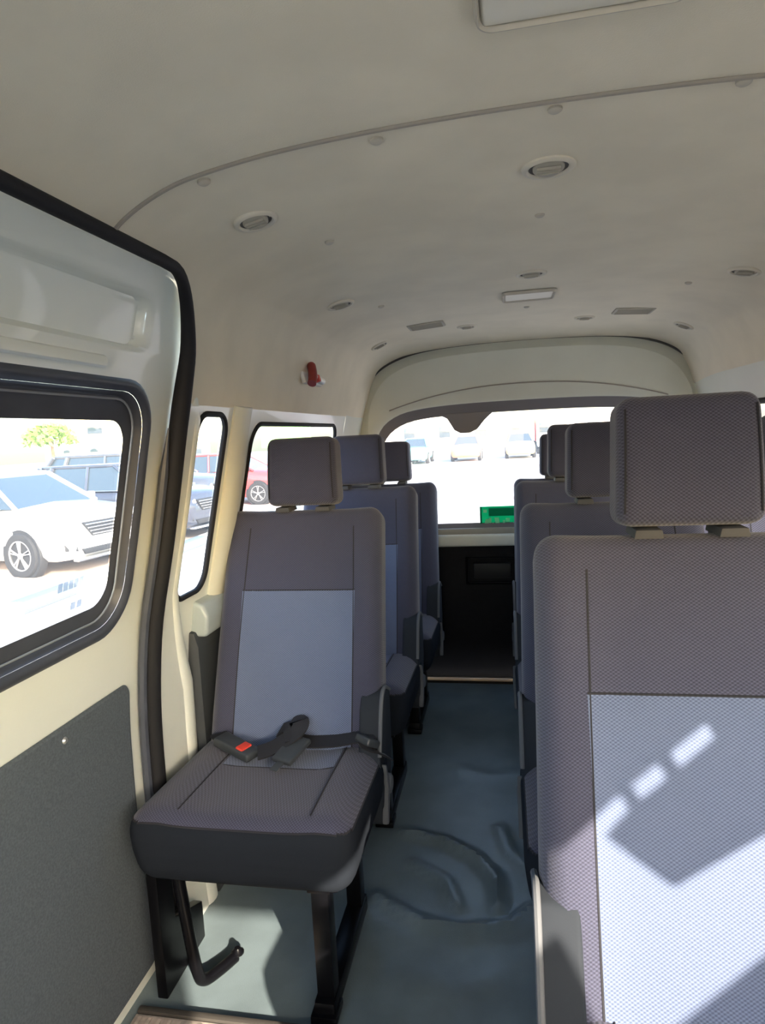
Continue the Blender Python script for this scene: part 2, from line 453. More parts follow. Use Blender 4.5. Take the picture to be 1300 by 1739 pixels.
# ---------------------------------------------------------------- sliding door
D = empty('door_1', 'cream sliding door with a black rubber framed window on the left', 'door', (0, 0, 0)); struct(D)
DO = -.022
dw = lambda u, v, o=0: lwall(u, v, DO + o)
bm = bmesh.new()
DW = (-.25, 1.305, .872, 1.402, .10)
ring(bm, rect(-.6, 1.43, .80, 1.425), rrect(*DW), lambda u, v, s: dw(u, v), n=120)
grid(bm, 40, 16, lambda u, v: dw(-.6 + 2.03 * u, .80 * v))
RC = (-.45, 1.245, 1.462, 1.575, .035)
inn = rrect(RC[0] + .012, RC[1] - .012, RC[2] + .012, RC[3] - .012, .03)
ring(bm, rect(-.6, 1.43, 1.425, 1.665), rrect(*RC), lambda u, v, s: dw(u, v), n=120)
ring(bm, rrect(*RC), inn, lambda u, v, s: dw(u, v, -.014 * s), m=3, n=120)
cc = ((RC[0] + RC[1]) / 2, (RC[2] + RC[3]) / 2)
ring(bm, inn, [(cc[0] + (p[0] - cc[0]) * .01, cc[1] + (p[1] - cc[1]) * .01) for p in inn], lambda u, v, s: dw(u, v, -.014), m=10, n=120)
bmesh.ops.remove_doubles(bm, verts=bm.verts, dist=.0006)
link('door_panel', bm, M_CREAM, D)
# reveal step above the window
bm = bmesh.new()
tube(bm, [dw(y, 1.432, .004) for y in [-.5 + i * .09 for i in range(19)]] , .012, 8, flat=.7, up=(1, 0, 0))
link('pressed_rib', bm, M_CREAM, D)
# stepped rubber frame
bm = bmesh.new()
o1 = rrect(DW[0] - .004, DW[1] + .004, DW[2] - .004, DW[3] + .004, .10); i1 = rrect(DW[0], DW[1] - .028, DW[2] + .024, DW[3] - .020, .085)
i2 = rrect(DW[0], DW[1] - .040, DW[2] + .034, DW[3] - .028, .075); i3 = rrect(DW[0], DW[1] - .060, DW[2] + .070, DW[3] - .075, .05)
fc = ((DW[0] + DW[1]) / 2, (DW[2] + DW[3]) / 2)
ring(bm, o1, i1, lambda u, v, s: dw(u, v, .016 * math.sin(PI * (.15 + .7 * s))), m=5, n=140, c=fc)
ring(bm, i1, i2, lambda u, v, s: dw(u, v, .007 - .016 * s), m=2, n=140, c=fc)
ring(bm, i2, i3, lambda u, v, s: dw(u, v, -.009 - .006 * s), m=3, n=140, c=fc)
link('window_frame', bm, M_FRAME, D)
bm = bmesh.new()
tube(bm, [dw(p[0], p[1], -.004) for p in rrect(DW[0], DW[1] - .046, DW[2] + .040, DW[3] - .034, .07)], .0022, 6, closed=True)
link('frame_bead', bm, mat('bead_grey', (.22, .24, .27), .35), D)
bm = bmesh.new()
grid(bm, 12, 12, lambda u, v: dw(DW[0] + .02 + (DW[1] - .06 - DW[0] - .02) * u, DW[2] + .05 + (DW[3] - .045 - DW[2] - .05) * v, -.018))
link('window_pane', bm, M_GLASS, D)
bm = bmesh.new()
tube(bm, [dw(.842, .93 + .41 * i / 8, -.012) for i in range(9)], .03, 10, flat=.4, up=(1, 0, 0))
link('window_divider', bm, M_FRAME, D)
# etched marks low on the pane
bm = bmesh.new()
for k in range(5):
    box(bm, (-1, 1.085 + k * .016, 0), (-.999, 1.097 + k * .016, .018))
for k in range(2):
    box(bm, (-1, 1.13 + k * .02, -.045), (-.999, 1.143 + k * .02, -.03))
for v in bm.verts:
    z = 1.002 + v.co.z; v.co = dw(v.co.y, z, -.0165 + (v.co.x + 1))
link('glass_marking', bm, M_CLEAR, D)
# grey trim board with rounded corner and a screw
bm = bmesh.new()
tp = rrect(-.5, 1.34, .03, .728, .03)
tc_ = (.4, .38)
ring(bm, tp, [(tc_[0] + (p[0] - tc_[0]) * .985, tc_[1] + (p[1] - tc_[1]) * .985) for p in tp], lambda u, v, s: dw(u, v, .002 + .009 * math.sqrt(min(1, s * 1.0))), m=3, n=160, c=tc_)
ip = [(tc_[0] + (p[0] - tc_[0]) * .985, tc_[1] + (p[1] - tc_[1]) * .985) for p in tp]
ring(bm, ip, [(tc_[0] + (p[0] - tc_[0]) * .01, tc_[1] + (p[1] - tc_[1]) * .01) for p in tp], lambda u, v, s: dw(u, v, .011), m=14, n=160, c=tc_)
link('trim_board', bm, M_TRIM, D)
bm = bmesh.new()
lathe(bm, [(0, .004), (.004, .004), (.007, .001), (.0075, 0)], 16, Matrix.Translation(dw(1.098, .70, .0115)) @ Matrix.Rotation(PI / 2, 4, 'Y'))
link('screw', bm, M_METAL, D)
# rubber seal round the opening
bm = bmesh.new()
path = [(-.8 + .1 * i, 1.622) for i in range(21)] + []
r = .17
for i in range(0, 13):
    t = PI / 2 - (PI / 2) * i / 12; path.append((1.395 - r + r * math.cos(t), 1.622 - r + r * math.sin(t)))
path += [(1.395 + .008 * min(1, i / 8), 1.46 - .05 * i) for i in range(30)]
path = [p for i, p in enumerate(path) if i == 0 or math.hypot(p[0] - path[i-1][0], p[1] - path[i-1][1]) > .004]
path = [p for p in path if not (p[1] == 1.622 and p[0] > 1.2)]
tube(bm, [lwall(p[0], p[1], .004) for p in path], [.0125 if p[1] > 1.618 else (.0125 + .0085 * min(1, (1.622 - p[1]) / .25)) for p in path], 12)
s1 = struct(link('trim_5', bm, M_RUB), 'thick black rubber seal around the sliding door opening')
bm = bmesh.new()
tube(bm, [lwall(p[0] - (.026 if p[1] < 1.5 else 0), p[1] - (.0 if p[1] < 1.5 else .02), -.006) for p in path if p[1] < 1.33], [.002, .006] + [.011] * (len([p for p in path if p[1] < 1.33]) - 2), 8)
link('seal_lip', bm, M_FRAME, s1)

# ---------------------------------------------------------------- tailgate
TY = 3.40
ARCH = [(-.87, -.08), (-.87, .4), (-.87, .9), (-.85, 1.25), (-.845, 1.35), (-.83, 1.45), (-.775, 1.55), (-.70, 1.615), (-.59, 1.66), (-.45, 1.686), (-.26, 1.699), (0, 1.704)]
ARCH = ARCH + [(-x, z) for x, z in ARCH[-2::-1]]
def smooth_poly(P, k=6): 
    return [(v.x, v.y) for v in crom([Vector(p) for p in P], k)]
arch = [(XC + x, z) for x, z in smooth_poly(ARCH)]
T = empty('door_2', 'tailgate with a wide rear window, cream upper trim and black lower board', 'tailgate', (XC, TY, 0)); struct(T)
def tl(x, y, z): return Vector((x - XC, y, z))
GL = [(-.765, .755), (-.77, 1.0), (-.765, 1.20), (-.74, 1.285), (-.68, 1.345), (-.57, 1.385), (-.35, 1.405), (0, 1.41)]
GL = [(XC + x, z) for x, z in smooth_poly(GL + [(-x, z) for x, z in GL[-2::-1]])] 
big = [(XC + (p[0] - XC) * 1.06, 1.0 + (p[1] - 1.0) * 1.06) for p in arch if p[1] > .66]
big = [(big[0][0], .665)] + big + [(big[-1][0], .665)]
gc = (XC, 1.05)
bm = bmesh.new()
# upper trim, slightly dished with a shoulder line
mid = [(XC + (p[0] - XC) * .94, 1.05 + (p[1] - 1.05) * .93) for p in arch if p[1] > .66]
mid = [(mid[0][0], .68)] + mid + [(mid[-1][0], .68)]
low = [(XC + (p[0] - XC) * 1.03, 1.05 + (p[1] - 1.05) * (1.31 if p[1] > 1.05 else 1.0)) for p in GL]
low = [(min(max(p[0], XC - .80), XC + .80), min(p[1], 1.505)) for p in low]
ring(bm, big, mid, lambda u, v, s: tl(u, .0 - .03 * s * s, v), m=4, n=160, c=gc)
ring(bm, mid, GL, lambda u, v, s: tl(u, -.03 + .03 * s * s, v), m=8, n=160, c=gc)
link('upper_trim', bm, M_CREAM2, T)
bm = bmesh.new()
sl = [(XC - .68 + 1.36 * i / 40, 1.492 - .10 * abs((i - 20) / 20) ** 2.2) for i in range(41)]
tube(bm, [tl(p[0], -.025, p[1]) for p in sl], .003, 6); link('shoulder_seam', bm, M_SEAM, T)
# glass and its dark border
VG = [(-.735, .79), (-.74, 1.0), (-.735, 1.17), (-.71, 1.245), (-.65, 1.30), (-.55, 1.335), (-.35, 1.352), (0, 1.356)]
VG = [(XC + x, z) for x, z in smooth_poly(VG + [(-x, z) for x, z in VG[-2::-1]])]
bm = bmesh.new()
ring(bm, GL, VG, lambda u, v, s: tl(u, -.004 + .016 * s, v), m=3, n=160, c=gc)
prism(bm, [tl(XC + x, .004, z) for x, z in ((-.43, 1.36), (-.385, 1.335), (-.35, 1.275), (-.32, 1.258), (-.27, 1.258), (-.235, 1.275), (-.19, 1.325), (-.15, 1.36))], (0, .012, 0), .004)
link('glass_border', bm, mat('border_grey', (.17, .165, .18), .5), T)
bm = bmesh.new()
ring(bm, GL, [(gc[0] + (p[0] - gc[0]) * .01, gc[1] + (p[1] - gc[1]) * .01) for p in GL], lambda u, v, s: tl(u, .018, v), m=6, n=120, c=gc)
link('window_pane', bm, M_TAILGLASS, T)
# sill, lower board, handle, threshold
bm = bmesh.new()
box(bm, (-1.0, -.035, .672), (1.0, .03, .735), .012, 3); link('window_sill', bm, M_CREAM, T)
bm = bmesh.new(); box(bm, (-.80, -.02, .733), (.80, .012, .765), .006); link('glass_ledge', bm, mat('sill_grey', (.34, .33, .29), .5), T)
bm = bmesh.new()
def tb(u, v):
    x = -1.0 + 2.0 * u; z = -.04 + .715 * v
    b = -.025 - .014 * (1 / (1 + math.exp(-(.46 + .05 * math.cos((x + .25) * 7) - z) * 60)))
    if -.31 < x < -.05 and .475 < z < .615: b += .025
    return (x, b, z)
grid(bm, 120, 60, tb); link('lower_board', bm, M_TAILB, T)
bm = bmesh.new()
fr = rrect(-.30, -.06, .485, .612, .012)
tube(bm, [(p[0], -.042, p[1]) for p in fr], .004, 6, closed=True); link('handle_frame', bm, M_TAILB, T)
bm = bmesh.new(); box(bm, (-.275, -.045, .505), (-.085, -.01, .585), .008); link('pull_handle', bm, M_TAILH, T)
bm = bmesh.new(); box(bm, (-.86, -.055, -.046), (.86, -.02, -.026), .004); link('threshold_strip', bm, mat('strip_grey', (.22, .20, .185), .5), T)
bm = bmesh.new(); box(bm, (-1.1, -.24, -.2), (1.1, .08, -.044)); link('threshold_gap', bm, M_TAILB, T)
# seal around the tailgate opening
bm = bmesh.new()
tube(bm, [(p[0], TY - .02, p[1]) for p in arch if p[1] > 0], .007, 8, flat=.8)
struct(link('trim_6', bm, mat('tail_seal', (.06, .055, .05), .6)), 'thin dark seal arching around the tailgate opening')
# green card on the glass
gx = -.135
bm = bmesh.new(); box(bm, (0, 0, 0), (.30, .003, .117), .0012, 1)
GC = empty('green_card', 'bright green printed card behind the rear window beside the right seats', 'card', (gx, TY + .011, .757))
link('card_sheet', bm, M_GREEN, GC)
bm = bmesh.new()
box(bm, (.045, -.0012, .066), (.29, -.0004, .108)); link('card_band', bm, M_GREEND, GC)
bm = bmesh.new(); box(bm, (0, -.0012, 0), (.010, -.0004, .117))
link('card_band', bm, M_GREEND, GC)
for (x0, z0, w, h, sl_) in ((.02, .022, .022, .030, .01), (.046, .030, .012, .028, 0), (.062, .012, .01, .02, 0), (.082, .008, .022, .05, -.008), (.112, .014, .012, .03, .006), (.132, .034, .02, .02, 0), (.158, .01, .02, .02, .01), (.185, .02, .03, .035, 0), (.23, .012, .03, .04, .006), (.018, .085, .018, .016, 0)):
    bm = bmesh.new(); prism(bm, [(x0, -.0012, z0), (x0 + w, -.0012, z0), (x0 + w + sl_, -.0012, z0 + h), (x0 + sl_, -.0012, z0 + h)], (0, .0008, 0)); link('card_print', bm, M_GREENL, GC)

# ---------------------------------------------------------------- seats
SN, CS = .356, .9345
def tf(x, w):
    a = abs(x); return -.014 * math.exp(-((a - .195) / .035) ** 2) - .006 * math.sin(max(0, min(1, w / .66)) * PI)
def bk(x, w, t, z0): return Vector((x, w * SN + t * CS, z0 + .43 + w * CS - t * SN))

def make_seat(name, label, group, loc, offsets, aisle, dz=0, belts=False, full_legs=True):
    root = empty(name, label, 'seat', loc, 0, group)
    for ox in offsets:
        sh = Matrix.Translation((ox, 0, 0))
        def put(nm, bm, m, par=root, **k):
            bmesh.ops.transform(bm, matrix=sh, verts=bm.verts[:]); return link(nm, bm, m, par, **k)
        # cushion
        bm = bmesh.new()
        zs = []
        def cf(q):
            x, y, z = q; zs.append(z)
            up = (z + .080) / .160
            x *= 1 - .07 * (1 - up) ** 1.4
            if up > .7: z += .016 * min(1, (up - .7) / .28) * math.exp(-((abs(x) - .19) / .045) ** 2) * (1 - .5 * max(0, -y / .24))
            z += -.055 * y * up * .9
            if up < .5: y += .03 * (.5 - up) * (1 if y < 0 else 0)
            return Vector((x - .010 * aisle, y - .135, z + .383 + dz))
        rbox(bm, .264, .225, .080, .05, 12, 5, cf)
        bm.normal_update()
        bm.verts.ensure_lookup_table(); bm.verts.index_update()
        for f in bm.faces:
            f.material_index = 1 if sum(zs[v.index] for v in f.verts) / len(f.verts) < .080 - .018 else 0
        # piping along the border between the top panel and the plain band
        nxt = {}
        for e in bm.edges:
            if len(e.link_faces) == 2 and e.link_faces[0].material_index != e.link_faces[1].material_index:
                a_, b_ = e.verts; nxt.setdefault(a_, []).append(b_); nxt.setdefault(b_, []).append(a_)
        v0 = next(iter(nxt)); loop = [v0]; prev_ = None
        while True:
            c_ = [q for q in nxt[loop[-1]] if q is not prev_]
            prev_ = loop[-1]
            if not c_ or c_[0] is v0: break
            loop.append(c_[0])
        pipe = [v.co.copy() for v in loop]
        put('cushion', bm, [M_DARK, M_SKIRT])
        bm = bmesh.new(); tube(bm, pipe, .0022, 5, closed=True); put('cushion_seam', bm, M_SEAMD)
        def ctop(x, y): 
            yl = y + .135; x = x + .010 * aisle
            return .383 + .080 + .016 * math.exp(-((abs(x) - .19) / .045) ** 2) * (1 - .5 * max(0, -yl / .24)) - .0495 * yl + dz
        bm = bmesh.new(); grid(bm, 8, 6, lambda u, v: (-.145 + .29 * u, -.10 + .15 * v, ctop(-.145 + .29 * u, -.10 + .15 * v) + .0015))
        put('seat_insert', bm, M_LIGHT)
        bm = bmesh.new()
        for s in (-1, 1):
            tube(bm, [(s * .152, y, ctop(s * .152, y) + .0010) for y in [-.318 + i * .035 for i in range(11)]], .0016, 5); put('cushion_seam', bm, M_SEAMD); bm = bmesh.new()
        tube(bm, [(-.145 + .29 * i / 8, -.10, ctop(-.145 + .29 * i / 8, -.1)) for i in range(9)], .0016, 5); put('cushion_seam', bm, M_SEAMD)
        # backrest
        bm = bmesh.new()
        H = .374
        def bf(q):
            x, t, w = q; w += .315
            k = .5 - t / .11
            x *= 1.0 - .045 * max(0, min(1, (w - .1) / .55))
            t2 = t + .055 + (tf(x, w) * max(0, min(1, k)) if abs(x) < .236 else 0)
            return bk(x, w, t2, dz)
        rbox(bm, .240, .055, H, .034, 14, 5, bf)
        put('backrest', bm, M_DARK)
        front = lambda x, w, e=0: bk(x, w, tf(x, w) - e, dz)
        bm = bmesh.new(); grid(bm, 14, 16, lambda u, v: front((-.163 + .326 * u), .0 + .448 * v, .0014))
        put('insert_panel', bm, M_LIGHT)
        bm = bmesh.new()
        for s in (-1, 1):
            tube(bm, [front(s * (.165 - .012 * (w_ / .64) ** 2), w_, .0) for w_ in [.0 + .03 * i for i in range(22)]], .0022, 6); put('backrest_seam', bm, M_SEAMD); bm = bmesh.new()
        tube(bm, [front(-.163 + .326 * i / 12, .449, .0) for i in range(13)], .0022, 6); put('backrest_seam', bm, M_SEAMD); bm = bmesh.new()
        for s in (-1, 1):
            tube(bm, [bk(s * (.2225 * (1.0 - .045 * max(0, (w_ - .1) / .55))), w_, .001, dz) for w_ in [.03 + .03 * i for i in range(20)]], .0018, 5)
            put('backrest_seam', bm, M_SEAMD); bm = bmesh.new()
        bm.free()
        # headrest
        bm = bmesh.new()
        def hf(q):
            x, t, w = q
            x *= 1.0 - .05 * (w + .093) / .186
            t += -.008 * math.cos(w / .093 * 1.2) * (1 if t < 0 else .4)
            return Vector((x, .292 + t + w * .10, 1.174 + w - t * .10 + dz))
        rbox(bm, .106, .05, .098, .024, 8, 4, hf)
        hr = put('headrest', bm, M_DARK)
        for s in (-1, 1):
            P = []; bm = bmesh.new()
            for i in range(13):
                w = -.078 + .156 * i / 12; q = Vector((s * .0955, -.0478, w)); P.append(hf(q))
            tube(bm, P, .0016, 5); put('headrest_seam', bm, M_SEAMD, hr)
        for s in (-1, 1):
            bm = bmesh.new()
            tube(bm, [(s * .06, .29, 1.04 + dz), (s * .06, .285, 1.095 + dz)], .006, 10)
            prism(bm, [(s * .06 - .022, .235, 1.062 + dz), (s * .06 + .022, .235, 1.062 + dz), (s * .06 + .019, .235, 1.076 + dz), (s * .06 - .019, .235, 1.076 + dz)], (0, .075, 0), .003)
            put('headrest_post', bm, mat_post)
    # grey cover over the recliner joint on the aisle side
    ax = offsets[0]
    s = aisle
    out = .247 * s; inn_ = .188 * s
    prof = [(-.05, .0), (-.045, -.028), (.02, -.034), (.13, -.030), (.172, -.016), (.192, .02), (.185, .085), (.05, .13), (-.14, .12), (-.155, .05)]
    bm = bmesh.new()
    prism(bm, [Vector((ax + inn_, *bk(0, w, t, dz).yz)) for w, t in prof], (out - inn_, 0, 0), .008, 3)
    sc_ = link('recliner_cover', bm, M_PLAST, root)
    bm = bmesh.new()
    ep = [Vector((ax + out - .002 * s, *bk(0, w, t, dz).yz)) for w, t in prof[2:7]]
    ep = crom(ep, 4)
    tube(bm, ep, .0055, 8); link('cover_edge', bm, M_PLEDGE, sc_)
    bm = bmesh.new()
    prism(bm, [Vector((ax + out - .005 * s, *bk(0, w, t, dz).yz)) for w, t in ((-.02, -.004), (.0, -.014), (.0, .0), (-.06, .06), (-.15, .05), (-.15, .03), (-.06, .03))], (.016 * s, 0, 0), .005, 2)
    lathe(bm, [(0, .012), (.02, .012), (.026, .006), (.027, 0)], 20, Matrix.Translation((ax + out, .05, .35 + dz)) @ Matrix.Rotation(s * PI / 2, 4, 'Y'))
    link('recliner_lever', bm, M_PLEDGE, root)
    # legs
    x0 = ax + .155 * s
    zt = .325 + dz; zb = -loc[2]
    def leg(y): 
        bm = bmesh.new(); box(bm, (x0 - .02, y - .022, zb + .03), (x0 + .02, y + .022, zt), .005, 2)
        box(bm, (x0 - .026, y - .028, zt - .03), (x0 + .026, y + .028, zt - .012), .003)
        link('leg', bm, M_BLACK, root)
    leg(-.285); leg(-.005)
    bm = bmesh.new(); box(bm, (x0 - .024, -.325, zb), (x0 + .024, .03, zb + .045), .008, 2)
    box(bm, (x0 - .03, -.335, zb), (x0 + .03, -.275, zb + .02), .004)
    link('floor_rail', bm, M_BLACK, root)
    for y in (-.30, -.02):
        bm = bmesh.new(); lathe(bm, [(0, .010), (.008, .010), (.010, .006), (.010, 0)], 8, Matrix.Translation((x0, y + .045, zb + .045)))
        link('rail_bolt', bm, M_METAL, root)
    xl = offsets[-1] - .20 * s
    bm = bmesh.new(); prism(bm, [(xl - .03 * s - .02, y_, z_) for y_, z_ in ((-.315, zb), (-.315, zt), (-.25, zt), (-.25, zb + .16), (-.12, zb + .10), (-.12, zb))], (.026, 0, 0), .004); link('side_plate', bm, M_BLACK, root)  # leg plate; its wider black foot is added to stand in for shade
    bm = bmesh.new()
    tube(bm, crom([(xl + .02 * s, -.30, zt), (xl + .028 * s, -.295, zb + .20), (xl + .04 * s, -.288, zb + .06), (xl + .05 * s, -.275, zb + .024), (xl + .07 * s, -.235, zb + .016), (xl + .09 * s, -.19, zb + .014)], 6), .0135, 12)
    lathe(bm, [(0, .014), (.007, .014), (.011, .008), (.016, .004), (.016, 0)], 12, Matrix.Translation((xl + .094 * s, -.185, zb + .02)))
    link('tube_leg', bm, M_BLACK, root)
    bm = bmesh.new()
    xa, xb = min(offsets) - .20, max(offsets) + .20
    box(bm, (xa, -.31, zt - .03), (xb, .06, zt + .01), .01); link('seat_pan', bm, M_BLACK, root)
    if belts:
        zc = .476 + dz
        # buckle on the wall side with its red button
        bm = bmesh.new(); A = Matrix.Translation((-.125, -.055, zc + .014)) @ Matrix.Rotation(math.radians(-22), 4, 'Z') @ Matrix.Rotation(math.radians(10), 4, 'Y')
        rbox(bm, .062, .026, .012, .008, 4, 3); bmesh.ops.transform(bm, matrix=A, verts=bm.verts[:])
        b = link('belt_buckle', bm, M_BUCK, root)
        bm = bmesh.new(); rbox(bm, .012, .019, .006, .004, 3, 3); bmesh.ops.transform(bm, matrix=A @ Matrix.Translation((.026, -.002, .010)), verts=bm.verts[:])
        o = link('release_button', bm, M_RED, b); o['label'] = 'red release button'
        # strap holding the buckle
        def strap(nm, pts, w, par=root, m=M_BELT, th=.0022):
            bm = bmesh.new(); P = crom([Vector(p) for p in pts], 5)
            prev = []
            for i, p in enumerate(P):
                t = (P[min(i + 1, len(P) - 1)] - P[max(0, i - 1)]).normalized()
                up = Vector((0, -.25, 1)); sd = t.cross(up).normalized() * w / 2; nn = sd.cross(t).normalized() * th
                cur = [bm.verts.new(p + sd + nn), bm.verts.new(p - sd + nn), bm.verts.new(p - sd - nn), bm.verts.new(p + sd - nn)]
                if prev:
                    for k in range(4): bm.faces.new((prev[k], prev[(k + 1) % 4], cur[(k + 1) % 4], cur[k]))
                else: bm.faces.new(cur)
                prev = cur
            bm.faces.new(prev); return link(nm, bm, m, par)
        strap('buckle_strap', [(-.215, .06, zc - .02), (-.20, .0, zc + .02), (-.17, -.035, zc + .022)], .042)
        # webbing lying folded over the middle, with the tongue
        strap('belt_webbing', [(.255, .02, zc - .035), (.222, -.03, zc + .018), (.20, -.01, zc + .03), (.12, .0, zc + .012), (.04, -.01, zc + .014), (-.02, .0, zc + .035), (.01, -.012, zc + .05), (.03, -.05, zc + .034)], .046)
        strap('belt_loop', [(-.06, -.075, zc + .010), (-.02, -.06, zc + .020), (.025, -.03, zc + .045), (.03, .0, zc + .062), (.0, .012, zc + .05)], .052)
        bm = bmesh.new(); A = Matrix.Translation((.03, -.072, zc + .02)) @ Matrix.Rotation(math.radians(68), 4, 'Z') @ Matrix.Rotation(math.radians(-16), 4, 'Y')
        rbox(bm, .045, .03, .007, .005, 4, 3); bmesh.ops.transform(bm, matrix=A, verts=bm.verts[:])
        tg = link('belt_tongue', bm, M_BUCK, root)
        bm = bmesh.new(); box(bm, (-.075, -.012, -.0012), (-.04, .012, .0012), .001, 1); bmesh.ops.transform(bm, matrix=A, verts=bm.verts[:])
        link('tongue_blade', bm, M_BUCK, tg)
        bm = bmesh.new(); rbox(bm, .022, .027, .010, .006, 3, 3)
        bmesh.ops.transform(bm, matrix=Matrix.Translation((.216, -.025, zc + .028)) @ Matrix.Rotation(math.radians(52), 4, 'Z') @ Matrix.Rotation(math.radians(30), 4, 'Y'), verts=bm.verts[:])
        link('belt_adjuster', bm, M_BUCK, root)
    return root
mat_post = mat('post_grey', (.07, .07, .073), .75, spec=.1)
LX, RX = -.578, .265
G1, G2 = 'single passenger seats on the door side', 'double passenger seats across the aisle'
make_seat('passenger_seat', 'grey cloth single seat beside the sliding door, red belt buckle on its cushion', G1, (LX, 1.56, 0), [0], 1, 0, True)
make_seat('passenger_seat', 'grey cloth single seat directly behind the one with the red belt buckle', G1, (LX + .003, 2.285, 0), [0], 1)
make_seat('passenger_seat', 'rearmost single seat on the door side, against the tailgate window', G1, (LX + .012, 2.955, 0), [0], 1, -.04)
make_seat('double_seat', 'large close grey cloth seat at the right edge with sunlight across its backrest', G2, (RX + .005, .79, .032), [0, .485], -1)
make_seat('double_seat', 'grey cloth seat right behind the sunlit one across the aisle', G2, (RX, 1.535, 0), [0, .485], -1)
make_seat('double_seat', 'third grey seat along the right of the aisle, two behind the sunlit one', G2, (RX, 2.29, 0), [0, .485], -1)
make_seat('double_seat', 'rearmost seat right of the aisle, only its headrest edge showing by the rear window', G2, (RX + .004, 2.955, 0), [0, .485], -1, -.04)

# ---------------------------------------------------------------- things on the roof lining
def roof_frame(x, y):
    d = x - XC; z = roofz(d); sl = (roofz(d + .01) - roofz(d - .01)) / .02
    return Matrix.Translation((x, y, z)) @ Matrix.Rotation(-math.atan(sl), 4, 'Y') @ Matrix.Rotation(PI, 4, 'X')
VT = [(-.463, 1.268, .95, 'round air vent on the beige roof nearest the sliding door'),
      (.092, 1.266, 1.05, 'largest round air vent in the middle of the roof, just behind the lining joint'),
      (-.50, 2.09, 1.0, 'round air vent near the left roof edge above the red hammer'),
      (.095, 2.088, 1.0, 'round air vent just ahead of the small oblong roof lamp'),
      (.702, 2.135, 1.0, 'round air vent at the right edge of the roof above the close seat'),
      (-.543, 2.99, .93, 'outer left round air vent of the rear row, at the tailgate corner'),
      (-.147, 2.972, .93, 'inner left round air vent of the rear row, beside the left flat grille'),
      (.353, 2.985, .93, 'inner right round air vent of the rear row, left of the right flat grille'),
      (.765, 3.04, .93, 'outer right round air vent of the rear row, near the tailgate corner')]
for x, y, s, lab in VT:
    v = empty('air_vent', lab, 'air vent', (0, 0, 0), 0, 'round air vents in the roof lining'); v.matrix_world = roof_frame(x, y)
    bm = bmesh.new(); lathe(bm, [(.046 * s, -.002), (.0455 * s, .003), (.043 * s, .0055), (.037 * s, .0062), (.034 * s, .004), (.0335 * s, .002)], 40); link('bezel', bm, M_VENT, v)
    bm = bmesh.new(); lathe(bm, [(.0335 * s, .0022), (.031 * s, .0008), (0, .0005)], 40); link('recess', bm, M_VDARK, v)
    bm = bmesh.new()
    lathe(bm, [(.0265 * s, -.003), (.0265 * s, .001), (.024 * s, .003), (.012 * s, .0036), (0, .0036)], 32, Matrix.Translation((0, .003, .0035)) @ Matrix.Rotation(math.radians(-9), 4, 'X'))
    for k in (-1, 0, 1): box(bm, (-.02 * s, .003 + k * .011 - .0012, .006), (.02 * s, .003 + k * .011 + .0012, .0105))
    link('louvre', bm, M_VENT if False else mat_louvre if 'mat_louvre' in globals() else M_GRILLE, v)
for x, y, lab in ((-.306, 2.80, 'flat beige grille on the left of the roof near the tailgate'), (.527, 2.85, 'flat beige grille on the right of the roof near the tailgate')):
    v = empty('roof_grille', lab, 'grille', (0, 0, 0), 0, 'flat grilles in the roof lining'); v.matrix_world = roof_frame(x, y)
    bm = bmesh.new(); box(bm, (-.076, -.062, -.002), (.076, .062, .005), .003); link('grille_plate', bm, M_GRILLE, v)
    bm = bmesh.new()
    for k in range(9): box(bm, (-.066, -.05 + k * .0125 - .002, .0045), (.066, -.05 + k * .0125 + .002, .007))
    link('grille_slat', bm, M_GRILLE, v)
v = empty('dome_lamp', 'small oblong cream lamp in the middle of the rear roof', 'lamp'); v.matrix_world = roof_frame(.098, 2.40)
bm = bmesh.new(); P = rrect(-.092, .092, -.075, .075, .02)
ring(bm, P, rrect(-.08, .08, -.063, .063, .014), lambda u, w, s: Vector((u, w, .010 * math.sin(PI * s) + .002)), m=5, c=(0, 0)); link('lamp_bezel', bm, M_CLIP, v)
bm = bmesh.new(); rbox(bm, .083, .066, .007, .006, 6, 3); link('lamp_lens', bm, M_LENS, v)
v = empty('roof_hatch_lamp', 'wide pale lamp panel with rounded corners at the top edge of the roof', 'lamp'); v.matrix_world = roof_frame(.098, .69)
bm = bmesh.new(); P = rrect(-.118, .118, -.13, .13, .022)
ring(bm, P, rrect(-.110, .110, -.122, .122, .018), lambda u, w, s: Vector((u, w, .011 * math.sin(PI * s) + .001)), m=5, c=(0, 0)); link('lamp_bezel', bm, M_CLIP, v)
bm = bmesh.new(); rbox(bm, .111, .123, .008, .007, 6, 3); link('lamp_lens', bm, M_LENS, v)
CL = [(-.469, 1.055, 'lining clip at the left end of the roof joint, above the door seal'), (-.18, 1.056, 'lining clip on the roof joint between the two nearest round vents'),
      (.087, 1.048, 'lining clip on the roof joint ahead of the largest round vent'), (.337, 1.035, 'lining clip on the roof joint at the right edge'),
      (-.375, 1.496, 'lining clip behind the left nearest round vent'), (.091, 1.533, 'lining clip behind the largest round vent'),
      (-.399, 2.265, 'lining clip right of the round vent above the hammer'), (.60, 2.33, 'lining clip left of the round vent at the right roof edge'), (.10, 2.64, 'lining clip right behind the small oblong roof lamp')]
for x, y, lab in CL:
    bm = bmesh.new(); lathe(bm, [(.011, -.001), (.0105, .003), (.007, .0055), (0, .006)], 16)
    o = link('lining_clip', bm, M_CLIP); o.matrix_world = roof_frame(x, y); tag(o, lab, 'clip', 'push clips in the roof lining')

